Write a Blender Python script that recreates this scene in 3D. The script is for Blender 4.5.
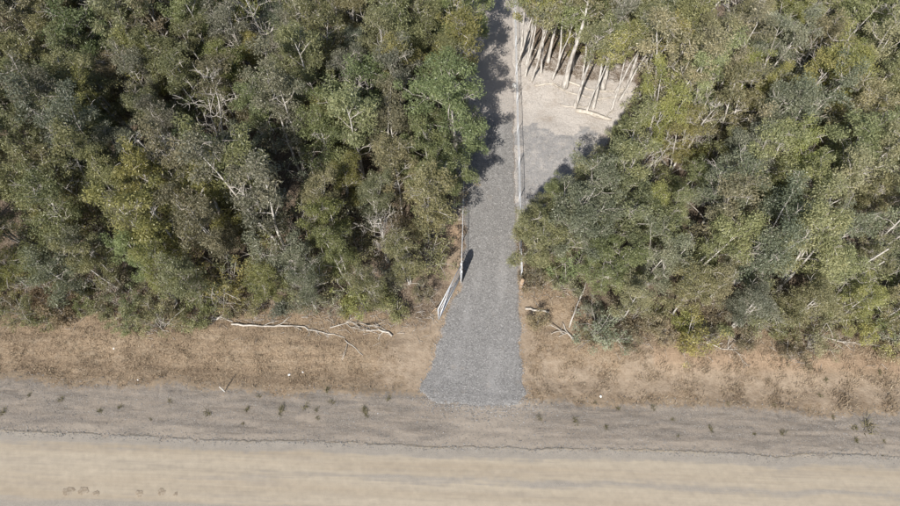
import bpy, math, random
import numpy as np
from mathutils import Vector, Matrix

# ------------------------------------------------------------------ clear
for o in list(bpy.data.objects):
    bpy.data.objects.remove(o)
scene = bpy.context.scene
COL = scene.collection
random.seed(7)
RNG = np.random.default_rng(11)
R = math.radians

# ------------------------------------------------------------------ camera
CAM_H, PITCH, YAW, FPX = 36.0, R(61.0), R(2.0), 619.0
cam_d = bpy.data.cameras.new('camera')
cam_d.sensor_width = 36.0
cam_d.lens = 36.0 * FPX / 900.0
cam_d.clip_start = 0.5
cam_d.clip_end = 3000
cam = bpy.data.objects.new('camera', cam_d)
COL.objects.link(cam)
cam.location = (0, 0, CAM_H)
cam.rotation_euler = (math.pi / 2 - PITCH, 0, YAW)
scene.camera = cam

# ------------------------------------------------------------------ sky, sun, exposure
SUN_EL, SUN_AZ = R(43.0), R(19.0)          # shadows fall away from the camera, a little to the right
world = bpy.data.worlds.new('World')
scene.world = world
world.use_nodes = True
wn = world.node_tree
wn.nodes.clear()
sky = wn.nodes.new('ShaderNodeTexSky')
sky.sky_type = 'NISHITA'
sky.sun_disc = False
sky.sun_elevation = SUN_EL
sky.sun_rotation = math.pi + SUN_AZ
bg = wn.nodes.new('ShaderNodeBackground')
bg.inputs['Strength'].default_value = 0.095
wo = wn.nodes.new('ShaderNodeOutputWorld')
wn.links.new(sky.outputs[0], bg.inputs[0])
wn.links.new(bg.outputs[0], wo.inputs[0])
sun_d = bpy.data.lights.new('sun', 'SUN')
sun_d.energy = 4.9
sun_d.angle = R(0.5)
sun_d.color = (1.0, 0.955, 0.88)
sun = bpy.data.objects.new('sun', sun_d)
COL.objects.link(sun)
sdir = Vector((math.sin(SUN_AZ) * math.cos(SUN_EL), math.cos(SUN_AZ) * math.cos(SUN_EL), -math.sin(SUN_EL)))
sun.rotation_euler = sdir.to_track_quat('-Z', 'Y').to_euler()
sun.location = (-20, -40, 60)
vs = scene.view_settings
vs.view_transform = 'Standard'
vs.look = 'None'
vs.exposure = 0.45
vs.gamma = 1.0
vs.use_curve_mapping = False

# ------------------------------------------------------------------ survey helper: where on the ground a thing stands
def ground_at(u, v, z=0.0):
    cx, cy = (u - 450.0) / FPX, (253.0 - v) / FPX
    cp, sp = math.cos(PITCH), math.sin(PITCH)
    d = Vector((cx, cp + cy * sp, -sp + cy * cp))
    t = (CAM_H - z) / -d.z
    x, y = d.x * t, d.y * t
    c, s = math.cos(YAW), math.sin(YAW)
    return Vector((x * c - y * s, x * s + y * c, z))

def seen_at(x, y, z):
    c, s = math.cos(YAW), math.sin(YAW)
    lx, ly, lz = x * c + y * s, -x * s + y * c, z - CAM_H
    cp, sp = math.cos(PITCH), math.sin(PITCH)
    dep = ly * cp - lz * sp
    up = ly * sp + lz * cp
    return 450 + FPX * lx / dep, 253 - FPX * up / dep

# ------------------------------------------------------------------ small helpers
def mesh_np(name, V, F, smooth=False):
    """V (n,3), F list of (m,k) arrays with equal k"""
    me = bpy.data.meshes.new(name)
    V = np.asarray(V, dtype=np.float32)
    if not isinstance(F, list):
        F = [F]
    F = [np.asarray(f, dtype=np.int32) for f in F if len(f)]
    nl = sum(f.size for f in F)
    npol = sum(len(f) for f in F)
    me.vertices.add(len(V)); me.vertices.foreach_set('co', V.ravel())
    me.loops.add(nl); me.loops.foreach_set('vertex_index', np.concatenate([f.ravel() for f in F]))
    me.polygons.add(npol)
    tot = np.concatenate([np.full(len(f), f.shape[1], dtype=np.int32) for f in F])
    st = np.concatenate([[0], np.cumsum(tot)[:-1]]).astype(np.int32)
    me.polygons.foreach_set('loop_start', st)
    me.polygons.foreach_set('loop_total', tot)
    me.update(calc_edges=True)
    me.polygons.foreach_set('use_smooth', np.full(npol, smooth, dtype=bool))
    me.validate()
    return me

def add_attr(me, name, vals):
    a = me.attributes.new(name, 'FLOAT', 'POINT')
    a.data.foreach_set('value', np.asarray(vals, dtype=np.float32))

def obj(name, me, mat=None, parent=None, loc=(0, 0, 0)):
    if mat is not None and len(me.materials) == 0:
        me.materials.append(mat)
    o = bpy.data.objects.new(name, me)
    COL.objects.link(o)
    o.location = loc
    if parent is not None:
        o.parent = parent
    return o

def tag(o, label, cat, group=None):
    o['label'] = label
    o['category'] = cat
    if group:
        o['group'] = group
    return o

def thing(name, label, cat, loc=(0, 0, 0), rz=0.0, group=None):
    o = bpy.data.objects.new(name, None)
    COL.objects.link(o)
    o.empty_display_size = 0.3
    o.location = loc
    o.rotation_euler = (0, 0, rz)
    return tag(o, label, cat, group)

ORD = ['nearest', 'second', 'third', 'fourth', 'fifth', 'sixth', 'seventh', 'eighth', 'ninth', 'tenth', 'eleventh',
       'twelfth', 'thirteenth', 'fourteenth', 'fifteenth', 'sixteenth', 'seventeenth', 'eighteenth', 'nineteenth',
       'twentieth'] + ['twenty-' + k for k in ('first', 'second', 'third', 'fourth', 'fifth', 'sixth', 'seventh',
       'eighth', 'ninth')] + ['thirtieth'] + ['thirty-' + k for k in ('first', 'second', 'third', 'fourth', 'fifth', 'sixth',
       'seventh', 'eighth', 'ninth')] + ['fortieth'] + ['forty-' + k for k in ('first', 'second', 'third', 'fourth', 'fifth', 'sixth',
       'seventh', 'eighth', 'ninth')] + ['fiftieth'] + ['fifty-' + k for k in ('first', 'second', 'third', 'fourth', 'fifth', 'sixth',
       'seventh', 'eighth', 'ninth')]

def nth(i):
    return ORD[i] if i < len(ORD) else ORD[-1]

class Tubes:
    """collects tapered tubes into one mesh"""
    def __init__(self):
        self.V, self.F, self.T, self.n = [], [], [], 0
    def tube(self, pts, rad, sides=6, cap=True):
        P = np.asarray(pts, dtype=float); rad = np.asarray(rad, dtype=float)
        m = len(P)
        T = np.gradient(P, axis=0)
        T /= np.linalg.norm(T, axis=1)[:, None] + 1e-9
        ref = np.where(np.abs(T[:, 2:3]) > 0.9, np.array([[1.0, 0, 0]]), np.array([[0, 0, 1.0]]))
        A = np.cross(T, ref); A /= np.linalg.norm(A, axis=1)[:, None] + 1e-9
        for i in range(1, m):                       # keep the frame from flipping
            if np.dot(A[i], A[i - 1]) < 0.3:
                a = A[i - 1] - T[i] * np.dot(A[i - 1], T[i])
                A[i] = a / (np.linalg.norm(a) + 1e-9)
        B = np.cross(T, A)
        th = np.arange(sides) / sides * 2 * math.pi
        ring = P[:, None, :] + rad[:, None, None] * (np.cos(th)[None, :, None] * A[:, None, :] + np.sin(th)[None, :, None] * B[:, None, :])
        base = self.n
        self.V.append(ring.reshape(-1, 3)); self.n += m * sides
        i = np.arange(m - 1)[:, None] * sides; j = np.arange(sides)[None, :]; k = (j + 1) % sides
        q = np.stack([base + i + j, base + i + k, base + i + sides + k, base + i + sides + j], -1).reshape(-1, 4)
        self.F.append(q)
        if cap:
            for e, idx in ((0, 0), (1, m - 1)):
                self.V.append(P[idx][None]); c = self.n; self.n += 1
                r0 = base + idx * sides
                jj = np.arange(sides); kk = (jj + 1) % sides
                t = np.stack([np.full(sides, c), r0 + kk, r0 + jj], -1) if e == 0 else np.stack([np.full(sides, c), r0 + jj, r0 + kk], -1)
                self.T.append(t)
    def mesh(self, name, smooth=True):
        return mesh_np(name, np.concatenate(self.V), [np.concatenate(self.F)] + ([np.concatenate(self.T)] if self.T else []), smooth)

def fbm2(x, y, scale, seed, octaves=4):
    """cheap smooth pseudo noise, about -1..1"""
    r = np.random.default_rng(seed)
    out = np.zeros(np.broadcast(x, y).shape); amp = 1.0; tot = 0
    f = 1.0 / scale
    for o in range(octaves):
        for k in range(4):
            a = r.uniform(0, 2 * math.pi); p = r.uniform(0, 6.28); ff = f * r.uniform(0.7, 1.4) * 2 * math.pi
            out = out + amp * 0.5 * np.sin((np.cos(a) * x + np.sin(a) * y) * ff + p + 1.3 * np.sin((np.sin(a) * x - np.cos(a) * y) * ff * 0.7 + p * 2))
        tot += amp
        amp *= 0.55; f *= 2.1
    return out / tot

def sstep(a, b, x):
    t = np.clip((x - a) / (b - a), 0, 1)
    return t * t * (3 - 2 * t)

# ------------------------------------------------------------------ materials
def new_mat(name):
    m = bpy.data.materials.new(name)
    m.use_nodes = True
    nt = m.node_tree
    nt.nodes.clear()
    return m, nt, nt.nodes, nt.links

class NB:
    def __init__(self, name):
        self.m, self.nt, self.N, self.L = new_mat(name)
    def node(self, t, **kw):
        n = self.N.new(t)
        for k, v in kw.items():
            setattr(n, k, v)
        return n
    def setin(self, sock, v):
        if isinstance(v, (int, float)):
            sock.default_value = v
        elif isinstance(v, (tuple, list)):
            sock.default_value = tuple(v) + ((1.0,) if len(v) == 3 and sock.type == 'RGBA' else ())
        else:
            self.L.new(v, sock)
    def pos(self):
        return self.node('ShaderNodeNewGeometry').outputs['Position']
    def objco(self):
        return self.node('ShaderNodeTexCoord').outputs['Object']
    def scale(self, vec, s):
        n = self.node('ShaderNodeMapping')
        self.L.new(vec, n.inputs['Vector'])
        n.inputs['Scale'].default_value = s if isinstance(s, (tuple, list)) else (s, s, s)
        return n.outputs[0]
    def noise(self, vec, scale=1.0, detail=4, rough=0.6, dist=0.0):
        n = self.node('ShaderNodeTexNoise')
        self.L.new(vec, n.inputs['Vector'])
        n.inputs['Scale'].default_value = scale; n.inputs['Detail'].default_value = detail
        n.inputs['Roughness'].default_value = rough; n.inputs['Distortion'].default_value = dist
        return n.outputs['Fac']
    def voro(self, vec, scale, out='Color'):
        n = self.node('ShaderNodeTexVoronoi')
        self.L.new(vec, n.inputs['Vector']); n.inputs['Scale'].default_value = scale
        return n.outputs[out]
    def ramp(self, fac, a, b, ca=0.0, cb=1.0):
        n = self.node('ShaderNodeMapRange', interpolation_type='SMOOTHSTEP')
        self.setin(n.inputs['Value'], fac)
        n.inputs['From Min'].default_value = a; n.inputs['From Max'].default_value = b
        n.inputs['To Min'].default_value = ca; n.inputs['To Max'].default_value = cb
        return n.outputs[0]
    def math(self, op, a, b=0.0, clamp=False):
        n = self.node('ShaderNodeMath', operation=op, use_clamp=clamp)
        self.setin(n.inputs[0], a); self.setin(n.inputs[1], b)
        return n.outputs[0]
    def mix(self, fac, a, b, blend='MIX'):
        n = self.node('ShaderNodeMix', data_type='RGBA', blend_type=blend)
        self.setin(n.inputs['Factor'], fac); self.setin(n.inputs['A'], a) if False else None
        self.setin(n.inputs[6], a); self.setin(n.inputs[7], b)
        return n.outputs[2]
    def attr(self, name):
        return self.node('ShaderNodeAttribute', attribute_name=name).outputs['Fac']
    def bump(self, h, strength=0.5, dist=0.02):
        n = self.node('ShaderNodeBump')
        n.inputs['Strength'].default_value = strength; n.inputs['Distance'].default_value = dist
        self.L.new(h, n.inputs['Height'])
        return n.outputs[0]
    def finish(self, col, rough=0.9, normal=None, spec=0.2, metallic=0.0):
        p = self.node('ShaderNodeBsdfPrincipled')
        self.setin(p.inputs['Base Color'], col); self.setin(p.inputs['Roughness'], rough)
        p.inputs['Specular IOR Level'].default_value = spec; p.inputs['Metallic'].default_value = metallic
        if normal is not None:
            self.L.new(normal, p.inputs['Normal'])
        o = self.node('ShaderNodeOutputMaterial')
        self.L.new(p.outputs[0], o.inputs[0])
        return self.m

def mat_ground():
    b = NB('earth')
    P = b.pos()
    n1 = b.noise(P, 0.35, 5, 0.65); n2 = b.noise(P, 2.2, 6, 0.7); n3 = b.noise(P, 11.0, 5, 0.75)
    n4 = b.noise(b.scale(P, (1.0, 2.2, 1.0)), 5.0, 4, 0.7)
    litter = b.mix(b.ramp(n3, 0.4, 0.62), (0.095, 0.07, 0.05), (0.24, 0.19, 0.145))
    litter = b.mix(b.ramp(n2, 0.5, 0.72, 0, 0.65), litter, (0.30, 0.25, 0.20))
    grass = b.mix(b.ramp(n3, 0.35, 0.65), (0.165, 0.118, 0.076), (0.345, 0.262, 0.18))
    grass = b.mix(b.ramp(n2, 0.45, 0.7, 0, 0.55), grass, (0.235, 0.19, 0.138))
    gs = b.noise(b.scale(P, (0.16, 1.0, 1.0)), 2.6, 5, 0.65)
    grass = b.mix(b.ramp(gs, 0.5, 0.66, 0, 0.7), grass, b.mix(n3, (0.13, 0.094, 0.064), (0.23, 0.172, 0.12)))
    grass = b.mix(b.ramp(gs, 0.46, 0.34, 0, 0.6), grass, (0.33, 0.262, 0.19))
    sand = b.mix(b.ramp(n2, 0.3, 0.7), (0.265, 0.203, 0.143), (0.36, 0.286, 0.212))
    sand = b.mix(b.ramp(n3, 0.50, 0.72, 0, 0.5), sand, (0.19, 0.14, 0.10))
    sand = b.mix(b.ramp(b.noise(b.scale(P, (0.35, 1.0, 1.0)), 0.9, 5, 0.65), 0.52, 0.66, 0, 0.7), sand, (0.185, 0.14, 0.10))
    orange = b.mix(n2, (0.31, 0.215, 0.14), (0.41, 0.30, 0.21))
    pale = b.mix(b.ramp(n3, 0.3, 0.7), (0.37, 0.335, 0.305), (0.55, 0.51, 0.47))
    pale = b.mix(b.ramp(n1, 0.5, 0.7, 0, 0.6), pale, (0.31, 0.25, 0.20))
    grey = b.mix(b.ramp(n3, 0.3, 0.7), (0.19, 0.185, 0.185), (0.34, 0.33, 0.325))
    mixn = b.math('ADD', b.math('MULTIPLY', n2, 0.6), b.math('MULTIPLY', n3, 0.4))
    def fac(a, w=0.22):
        s = b.math('ADD', b.attr(a), b.math('MULTIPLY', b.math('SUBTRACT', mixn, 0.5), 1.7))
        return b.ramp(s, 0.5 - w, 0.5 + w)
    c = litter
    c = b.mix(fac('grass'), c, grass)
    c = b.mix(fac('sand'), c, sand)
    c = b.mix(fac('orange', 0.35), c, orange)
    c = b.mix(fac('pale'), c, pale)
    c = b.mix(fac('grey'), c, grey)
    hb = b.math('ADD', b.math('MULTIPLY', n3, 0.7), b.math('MULTIPLY', n2, 1.2))
    return b.finish(c, 0.95, b.bump(hb, 0.9, 0.07), 0.1)

def mat_road():
    b = NB('dusty_road')
    P = b.pos()
    sx = b.scale(P, (0.035, 1.0, 1.0))
    st1 = b.noise(sx, 1.15, 4, 0.55); st2 = b.noise(b.scale(P, (0.06, 1.0, 1.0)), 3.4, 5, 0.65)
    st3 = b.noise(b.scale(P, (0.12, 1.0, 1.0)), 9.0, 3, 0.6)
    f = b.noise(P, 30.0, 3, 0.7); g = b.noise(P, 1.2, 5, 0.65)
    base = b.mix(b.ramp(st1, 0.35, 0.65), (0.315, 0.262, 0.196), (0.36, 0.308, 0.238))
    base = b.mix(b.ramp(st2, 0.45, 0.72, 0, 0.6), base, (0.268, 0.232, 0.19))
    base = b.mix(b.ramp(st3, 0.5, 0.8, 0, 0.22), base, (0.29, 0.25, 0.205))
    base = b.mix(b.ramp(g, 0.5, 0.75, 0, 0.3), base, (0.40, 0.345, 0.268))
    # wheel-polished greyer strips where stone shows through the dust
    band = b.math('ADD', b.attr('band'), b.math('MULTIPLY', b.math('SUBTRACT', st2, 0.5), 1.6))
    stone = b.mix(b.ramp(f, 0.3, 0.7), (0.20, 0.180, 0.156), (0.325, 0.296, 0.26))
    base = b.mix(b.ramp(band, 0.3, 0.85, 0, 0.85), base, stone)
    base = b.mix(b.ramp(f, 0.42, 0.75, 0, 0.45), base, (0.245, 0.212, 0.172))
    hb = b.math('ADD', b.math('MULTIPLY', f, 0.4), st2)
    return b.finish(base, 0.95, b.bump(hb, 0.5, 0.03), 0.1)

def mat_shoulder():
    b = NB('shoulder_gravel')
    P = b.pos()
    st = b.noise(b.scale(P, (0.18, 1.0, 1.0)), 2.3, 6, 0.65); n = b.noise(P, 4.0, 6, 0.7); f = b.noise(P, 22.0, 4, 0.75)
    c = b.mix(b.ramp(f, 0.33, 0.67), (0.13, 0.112, 0.094), (0.285, 0.25, 0.214))
    c = b.mix(b.ramp(st, 0.40, 0.64, 0, 0.75), c, b.mix(f, (0.20, 0.165, 0.13), (0.33, 0.28, 0.23)))
    st2 = b.noise(b.scale(P, (0.10, 1.0, 1.0)), 5.5, 5, 0.7)
    c = b.mix(b.ramp(st2, 0.52, 0.66, 0, 0.8), c, b.mix(f, (0.095, 0.08, 0.065), (0.205, 0.178, 0.15)))
    c = b.mix(b.ramp(n, 0.55, 0.75, 0, 0.55), c, (0.16, 0.135, 0.105))
    e = b.math('ADD', b.attr('edge'), b.math('MULTIPLY', b.math('SUBTRACT', n, 0.5), 1.8))
    c = b.mix(b.ramp(e, 0.35, 0.75), c, b.mix(n, (0.17, 0.13, 0.088), (0.33, 0.255, 0.18)))
    d = b.math('ADD', b.attr('dust'), b.math('MULTIPLY', b.math('SUBTRACT', st, 0.5), 1.2))
    c = b.mix(b.ramp(d, 0.3, 0.8, 0, 0.8), c, b.mix(f, (0.235, 0.198, 0.16), (0.345, 0.30, 0.25)))
    hb = b.math('ADD', b.math('MULTIPLY', f, 0.6), n)
    return b.finish(c, 0.95, b.bump(hb, 0.8, 0.05), 0.1)

def mat_driveway():
    b = NB('driveway_crushed_rock')
    P = b.pos()
    f = b.noise(P, 17.0, 4, 0.75); n = b.noise(P, 1.3, 5, 0.6)
    st = b.noise(b.scale(P, (1.0, 0.07, 1.0)), 2.2, 4, 0.6)
    v = b.voro(P, 16.0)
    sep = b.node('ShaderNodeSeparateColor'); b.L.new(v, sep.inputs[0])
    c = b.mix(sep.outputs[0], (0.15, 0.143, 0.136), (0.29, 0.279, 0.267))
    c = b.mix(b.ramp(f, 0.4, 0.7, 0, 0.5), c, (0.22, 0.215, 0.21))
    tk = b.math('ADD', b.attr('track'), b.math('MULTIPLY', b.math('SUBTRACT', st, 0.5), 1.2))
    c = b.mix(b.ramp(tk, 0.2, 1.0, 0, 0.4), c, (0.36, 0.348, 0.335))
    c = b.mix(b.ramp(n, 0.58, 0.75, 0, 0.35), c, (0.30, 0.25, 0.20))
    e = b.math('ADD', b.attr('edge'), b.math('MULTIPLY', b.math('SUBTRACT', f, 0.5), 1.4))
    c = b.mix(b.ramp(e, 0.4, 0.8, 0, 0.85), c, b.mix(f, (0.24, 0.19, 0.15), (0.38, 0.32, 0.27)))
    q = b.math('ADD', b.attr('pale'), b.math('MULTIPLY', b.math('SUBTRACT', n, 0.5), 0.9))
    c = b.mix(b.ramp(q, 0.3, 0.75), c, b.mix(f, (0.33, 0.295, 0.265), (0.475, 0.435, 0.40)))
    hb = b.math('ADD', f, sep.outputs[1])
    return b.finish(c, 0.9, b.bump(hb, 0.9, 0.035), 0.15)

def mat_stone():
    b = NB('crushed_stone')
    a = b.attr('tint')
    c = b.mix(a, (0.13, 0.125, 0.121), (0.40, 0.388, 0.375))
    return b.finish(c, 0.85, None, 0.25)

def mat_leaf():
    b = NB('leaves')
    oi = b.node('ShaderNodeObjectInfo')
    t = b.attr('tint')
    c = b.mix(b.ramp(t, 0.0, 1.0), (0.62, 0.66, 0.62), (1.30, 1.26, 1.22))
    c = b.mix(1.0, oi.outputs['Color'], c, 'MULTIPLY')
    c = b.mix(b.ramp(t, 0.87, 0.99, 0, 0.45), c, (0.26, 0.225, 0.125))
    p = b.node('ShaderNodeBsdfPrincipled')
    b.L.new(c, p.inputs['Base Color']); p.inputs['Roughness'].default_value = 0.42
    p.inputs['Specular IOR Level'].default_value = 0.45
    tr = b.node('ShaderNodeBsdfTranslucent')
    b.L.new(b.mix(1.0, c, (1.15, 1.15, 0.75), 'MULTIPLY'), tr.inputs['Color'])
    mx = b.node('ShaderNodeMixShader'); mx.inputs[0].default_value = 0.33
    b.L.new(p.outputs[0], mx.inputs[1]); b.L.new(tr.outputs[0], mx.inputs[2])
    o = b.node('ShaderNodeOutputMaterial'); b.L.new(mx.outputs[0], o.inputs[0])
    return b.m

def mat_bark():
    b = NB('papery_bark')
    P = b.objco()
    n = b.noise(b.scale(P, (1, 1, 0.22)), 7.0, 5, 0.7); n2 = b.noise(P, 1.5, 4, 0.6)
    c = b.mix(b.ramp(n, 0.32, 0.62), (0.27, 0.24, 0.215), (0.62, 0.59, 0.55))
    c = b.mix(b.ramp(n2, 0.5, 0.72, 0, 0.5), c, (0.33, 0.28, 0.235))
    return b.finish(c, 0.9, b.bump(n, 0.8, 0.03), 0.15)

def mat_twig():
    b = NB('grey_twig')
    oi = b.node('ShaderNodeObjectInfo')
    P = b.objco(); n = b.noise(P, 3.0, 4, 0.6)
    c = b.mix(b.ramp(n, 0.3, 0.7), (0.27, 0.24, 0.21), (0.54, 0.50, 0.455))
    return b.finish(c, 0.9, None, 0.15)

def mat_deadwood():
    b = NB('bleached_wood')
    P = b.objco(); n = b.noise(b.scale(P, (0.3, 0.3, 0.3)), 9.0, 5, 0.7)
    c = b.mix(b.ramp(n, 0.3, 0.65), (0.29, 0.255, 0.215), (0.50, 0.46, 0.405))
    return b.finish(c, 0.9, b.bump(n, 0.6, 0.02), 0.15)

def mat_grass(name, a, bcol, d):
    b = NB(name)
    t = b.attr('tint')
    c = b.mix(b.ramp(t, 0.0, 0.6), a, bcol)
    c = b.mix(b.ramp(t, 0.72, 0.95), c, d)
    return b.finish(c, 0.85, None, 0.15)

def mat_metal(name, a, c2, rough=0.5, metallic=0.1):
    b = NB(name)
    n = b.noise(b.objco(), 6.0, 5, 0.65)
    c = b.mix(b.ramp(n, 0.35, 0.7), a, c2)
    return b.finish(c, rough, None, 0.4, metallic)

def mat_plain(name, a, c2, sc=8.0, rough=0.9, stretch=(1, 1, 1)):
    b = NB(name)
    n = b.noise(b.scale(b.objco(), stretch), sc, 5, 0.65)
    return b.finish(b.mix(b.ramp(n, 0.3, 0.7), a, c2), rough, b.bump(n, 0.6, 0.02), 0.15)

M = dict(
    ground=mat_ground(), road=mat_road(), shoulder=mat_shoulder(), drive=mat_driveway(), stone=mat_stone(),
    leaf=mat_leaf(), bark=mat_bark(), twig=mat_twig(), dead=mat_deadwood(),
    drygrass=mat_grass('dry_grass', (0.17, 0.125, 0.082), (0.36, 0.285, 0.20), (0.46, 0.39, 0.29)),
    weed=mat_grass('weed_leaf', (0.085, 0.082, 0.042), (0.17, 0.15, 0.08), (0.30, 0.24, 0.15)),
    galv=mat_metal('galvanised_steel', (0.55, 0.57, 0.60), (0.72, 0.74, 0.77)),
    wire=mat_metal('galvanised_wire', (0.55, 0.57, 0.60), (0.70, 0.72, 0.75)),
    timber=mat_plain('weathered_timber', (0.24, 0.165, 0.11), (0.42, 0.31, 0.215), 9.0, 0.9, (1, 1, 0.2)),
    darksheet=mat_metal('dark_sheet', (0.05, 0.055, 0.06), (0.10, 0.105, 0.11), 0.55, 0.3),
    white=mat_plain('white_paint', (0.70, 0.69, 0.66), (0.82, 0.81, 0.78), 5.0, 0.6),
    mud=mat_plain('brown_mud', (0.20, 0.158, 0.112), (0.32, 0.27, 0.21), 7.0, 0.95),
)

# ------------------------------------------------------------------ layout lines (world: x along the road, y along the driveway)
FL0 = ground_at(461, 283); FR0 = ground_at(520.5, 292)
XL, XR = FL0.x, FR0.x
XC = 0.5 * (XL + XR)
Y_ROAD = ground_at(450, 438).y
Y_SHOULDER = ground_at(300, 386).y
def road_edge(x):
    x = np.asarray(x, float)
    return Y_ROAD - 0.5 + 0.5 * np.clip((x - 2) / 22, 0, 1) + 0.05 * fbm2(x, 0 * x, 3.5, 3, 5) + 0.045 * fbm2(x, 0 * x, 0.55, 8, 3) + 0.10 * fbm2(x, 0 * x, 16, 4, 2) - 0.10 * sstep(5, 18, x) + 0.12 * np.exp(-((x - XC + 0.5) / 2.5) ** 2)
def shoulder_edge(x):
    x = np.asarray(x, float)
    return Y_SHOULDER + 0.22 * fbm2(x, 0 * x, 4.0, 5, 5) + 0.16 * fbm2(x, 0 * x + 4, 14, 6, 2) - 0.15 * sstep(2, 14, x)
def drive_edges(y):
    """left / right edge of the gravel driveway at depth y"""
    y = np.asarray(y, float)
    ky = [ground_at(450, v).y for v in (404, 392, 370, 340, 318, 285, 240, 200)] + [90]
    kl = [ground_at(u, v).x for u, v in ((434, 404), (417, 392), (429, 370), (438, 340), (444, 318), (461, 285), (464, 240), (465, 200))]
    kr = [ground_at(u, v).x for u, v in ((515, 404), (527, 392), (524, 370), (521, 340), (521, 318), (520, 285), (517, 240), (516, 200))]
    l = np.interp(y, ky, kl + [XL + 0.1]); r = np.interp(y, ky, kr + [XR - 0.1])
    return l + 0.16 * fbm2(y, 0 * y, 1.9, 21, 5), r + 0.16 * fbm2(y, 0 * y, 1.9, 22, 5)
Y_D0 = ground_at(470, 404).y

def in_poly(x, y, poly):
    x = np.asarray(x, float); y = np.asarray(y, float)
    ins = np.zeros(np.broadcast(x, y).shape, bool)
    n = len(poly)
    for i in range(n):
        x1, y1 = poly[i]; x2, y2 = poly[(i + 1) % n]
        if y1 == y2:
            continue
        c = ((y1 > y) != (y2 > y)) & (x < (x2 - x1) * (y - y1) / (y2 - y1) + x1)
        ins ^= c
    return ins

def front_left(x):      # where the bush starts, left of the driveway
    return ground_at(300, 328).y + 0.75 + 0.5 * fbm2(np.asarray(x, float), 0 * np.asarray(x, float), 7.0, 31, 3)
def front_right(x):
    return ground_at(700, 344).y + 0.7 + 2.7 * (1 - sstep(XR + 2.6, XR + 5.2, np.asarray(x, float))) + 0.45 * fbm2(np.asarray(x, float), 0 * np.asarray(x, float), 6.0, 32, 3)

def height(x, y):
    x = np.asarray(x, float); y = np.asarray(y, float)
    crown = 0.16 - 0.16 * sstep(2.0, 9.5, np.abs(y - 3.0) + 1.0)
    swale = -0.14 * np.exp(-((y - Y_SHOULDER - 1.1) / 1.0) ** 2)
    rough = sstep(Y_ROAD + 0.2, Y_SHOULDER + 0.8, y)
    dl, dr = drive_edges(y)
    dist = np.maximum(dl - x, x - dr)
    off = sstep(0.0, 1.2, dist)                        # 0 on the driveway
    off = np.where(y < Y_D0, 1.0, off)
    b1 = 0.07 * fbm2(x, y, 3.2, 41, 3) + 0.12 * fbm2(x, y, 14, 42, 2)
    drive = 0.05 * (1 - off)
    ruts = 0.022 * fbm2(x * 0.10, y, 0.55, 44, 3) * sstep(Y_ROAD - 0.6, Y_ROAD + 0.1, y) * (1 - sstep(Y_SHOULDER, Y_SHOULDER + 1.0, y))
    return ruts + crown + rough * off * (b1 + swale) + (1 - off) * swale * 0.25 * rough + drive + 0.012 * fbm2(x, y, 1.1, 43, 2)

# ------------------------------------------------------------------ ground sheet
def graded(lo, hi, step, far):
    mid = np.arange(lo, hi + 1e-6, step)
    g = np.array([1, 3, 7, 15, 30, 60, 120, 240, 480, 900.0])
    g = g[g < far]
    return np.concatenate([lo - g[::-1], mid, mid[-1] + g])
gx = graded(-48, 48, 0.3, 1000); gy = graded(-2, 62, 0.3, 1000)
GX, GY = np.meshgrid(gx, gy)
GZ = height(GX, GY) - 0.05 * sstep(0.25, 0.6, shoulder_edge(GX) - GY)       # bedded below road and shoulder
nx, ny = len(gx), len(gy)
idx = (np.arange(ny - 1)[:, None] * nx + np.arange(nx - 1)[None, :])
quads = np.stack([idx, idx + 1, idx + nx + 1, idx + nx], -1).reshape(-1, 4)
me = mesh_np('ground', np.stack([GX, GY, GZ], -1).reshape(-1, 3), quads, True)
fl = np.where(GX < XC, front_left(GX), front_right(GX))
verge = sstep(-0.2, 0.6, fl + 0.6 - GY)
near_drive = np.exp(-(np.maximum(np.abs(GX - XC) - 2.3, 0) / 3.2) ** 2)
sandy_left = (GX < XC) * np.exp(-(np.maximum(XL - 1.6 - GX, 0) / 3.3) ** 2)
sandy_right = (GX >= XC) * (0.35 + 0.5 * np.exp(-((GY - Y_SHOULDER - 1.0) / 0.9) ** 2))
a_sand = np.clip(verge * (0.95 * sandy_left + sandy_right + 0.25 * fbm2(GX, GY, 5, 51, 3)), 0, 1)
a_sand = np.maximum(a_sand, 1.0 * (GX > XR + 11) * np.exp(-((GY - Y_SHOULDER - 0.85 - 0.02 * (GX - 20)) / 0.22) ** 2))
a_sand = np.maximum(a_sand, 0.7 * (np.abs(GX - XC) < 5) * np.exp(-(np.maximum(np.abs(GX - XC) - 2.2, 0) / 1.2) ** 2) * sstep(11, 14, GY) * (1 - sstep(19, 22, GY)))
a_orange = 0.62 * verge * np.exp(-((GY - Y_SHOULDER - 2.6) / 1.0) ** 2) * (GX > XR + 8) + 0.75 * np.exp(-((GX - XL + 0.5) / 0.6) ** 2) * np.exp(-((GY - 21.5) / 1.5) ** 2) + 0.75 * np.exp(-((GX - XR - 0.3) / 0.5) ** 2) * np.exp(-((GY - 18.0) / 1.0) ** 2)
clear_poly = [tuple(ground_at(u, v).xy) for u, v in ((513, 40), (560, 52), (640, 62), (628, 108), (604, 150), (582, 205), (555, 240), (517, 235))]
clear_wide = [tuple(ground_at(u, v).xy) for u, v in ((513, 62), (560, 76), (638, 84), (625, 112), (600, 150), (582, 205), (555, 240), (517, 235))]
a_pale = np.where(in_poly(GX, GY, clear_poly), 0.42, 0.0)
a_pale = np.where(in_poly(GX, GY, clear_wide), 0.9, a_pale)
a_pale = np.maximum(a_pale, 0.8 * (np.abs(GX - XC) < 3.2) * (GY > 33))
a_pale = np.maximum(a_pale, 0.55 * (np.abs(GX - XC + 0.2) < 3.0) * sstep(20, 24, GY))
grey_poly = [tuple(ground_at(u, v).xy) for u, v in ((514, 128), (560, 132), (612, 138), (612, 200), (560, 225), (515, 225))]
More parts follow.
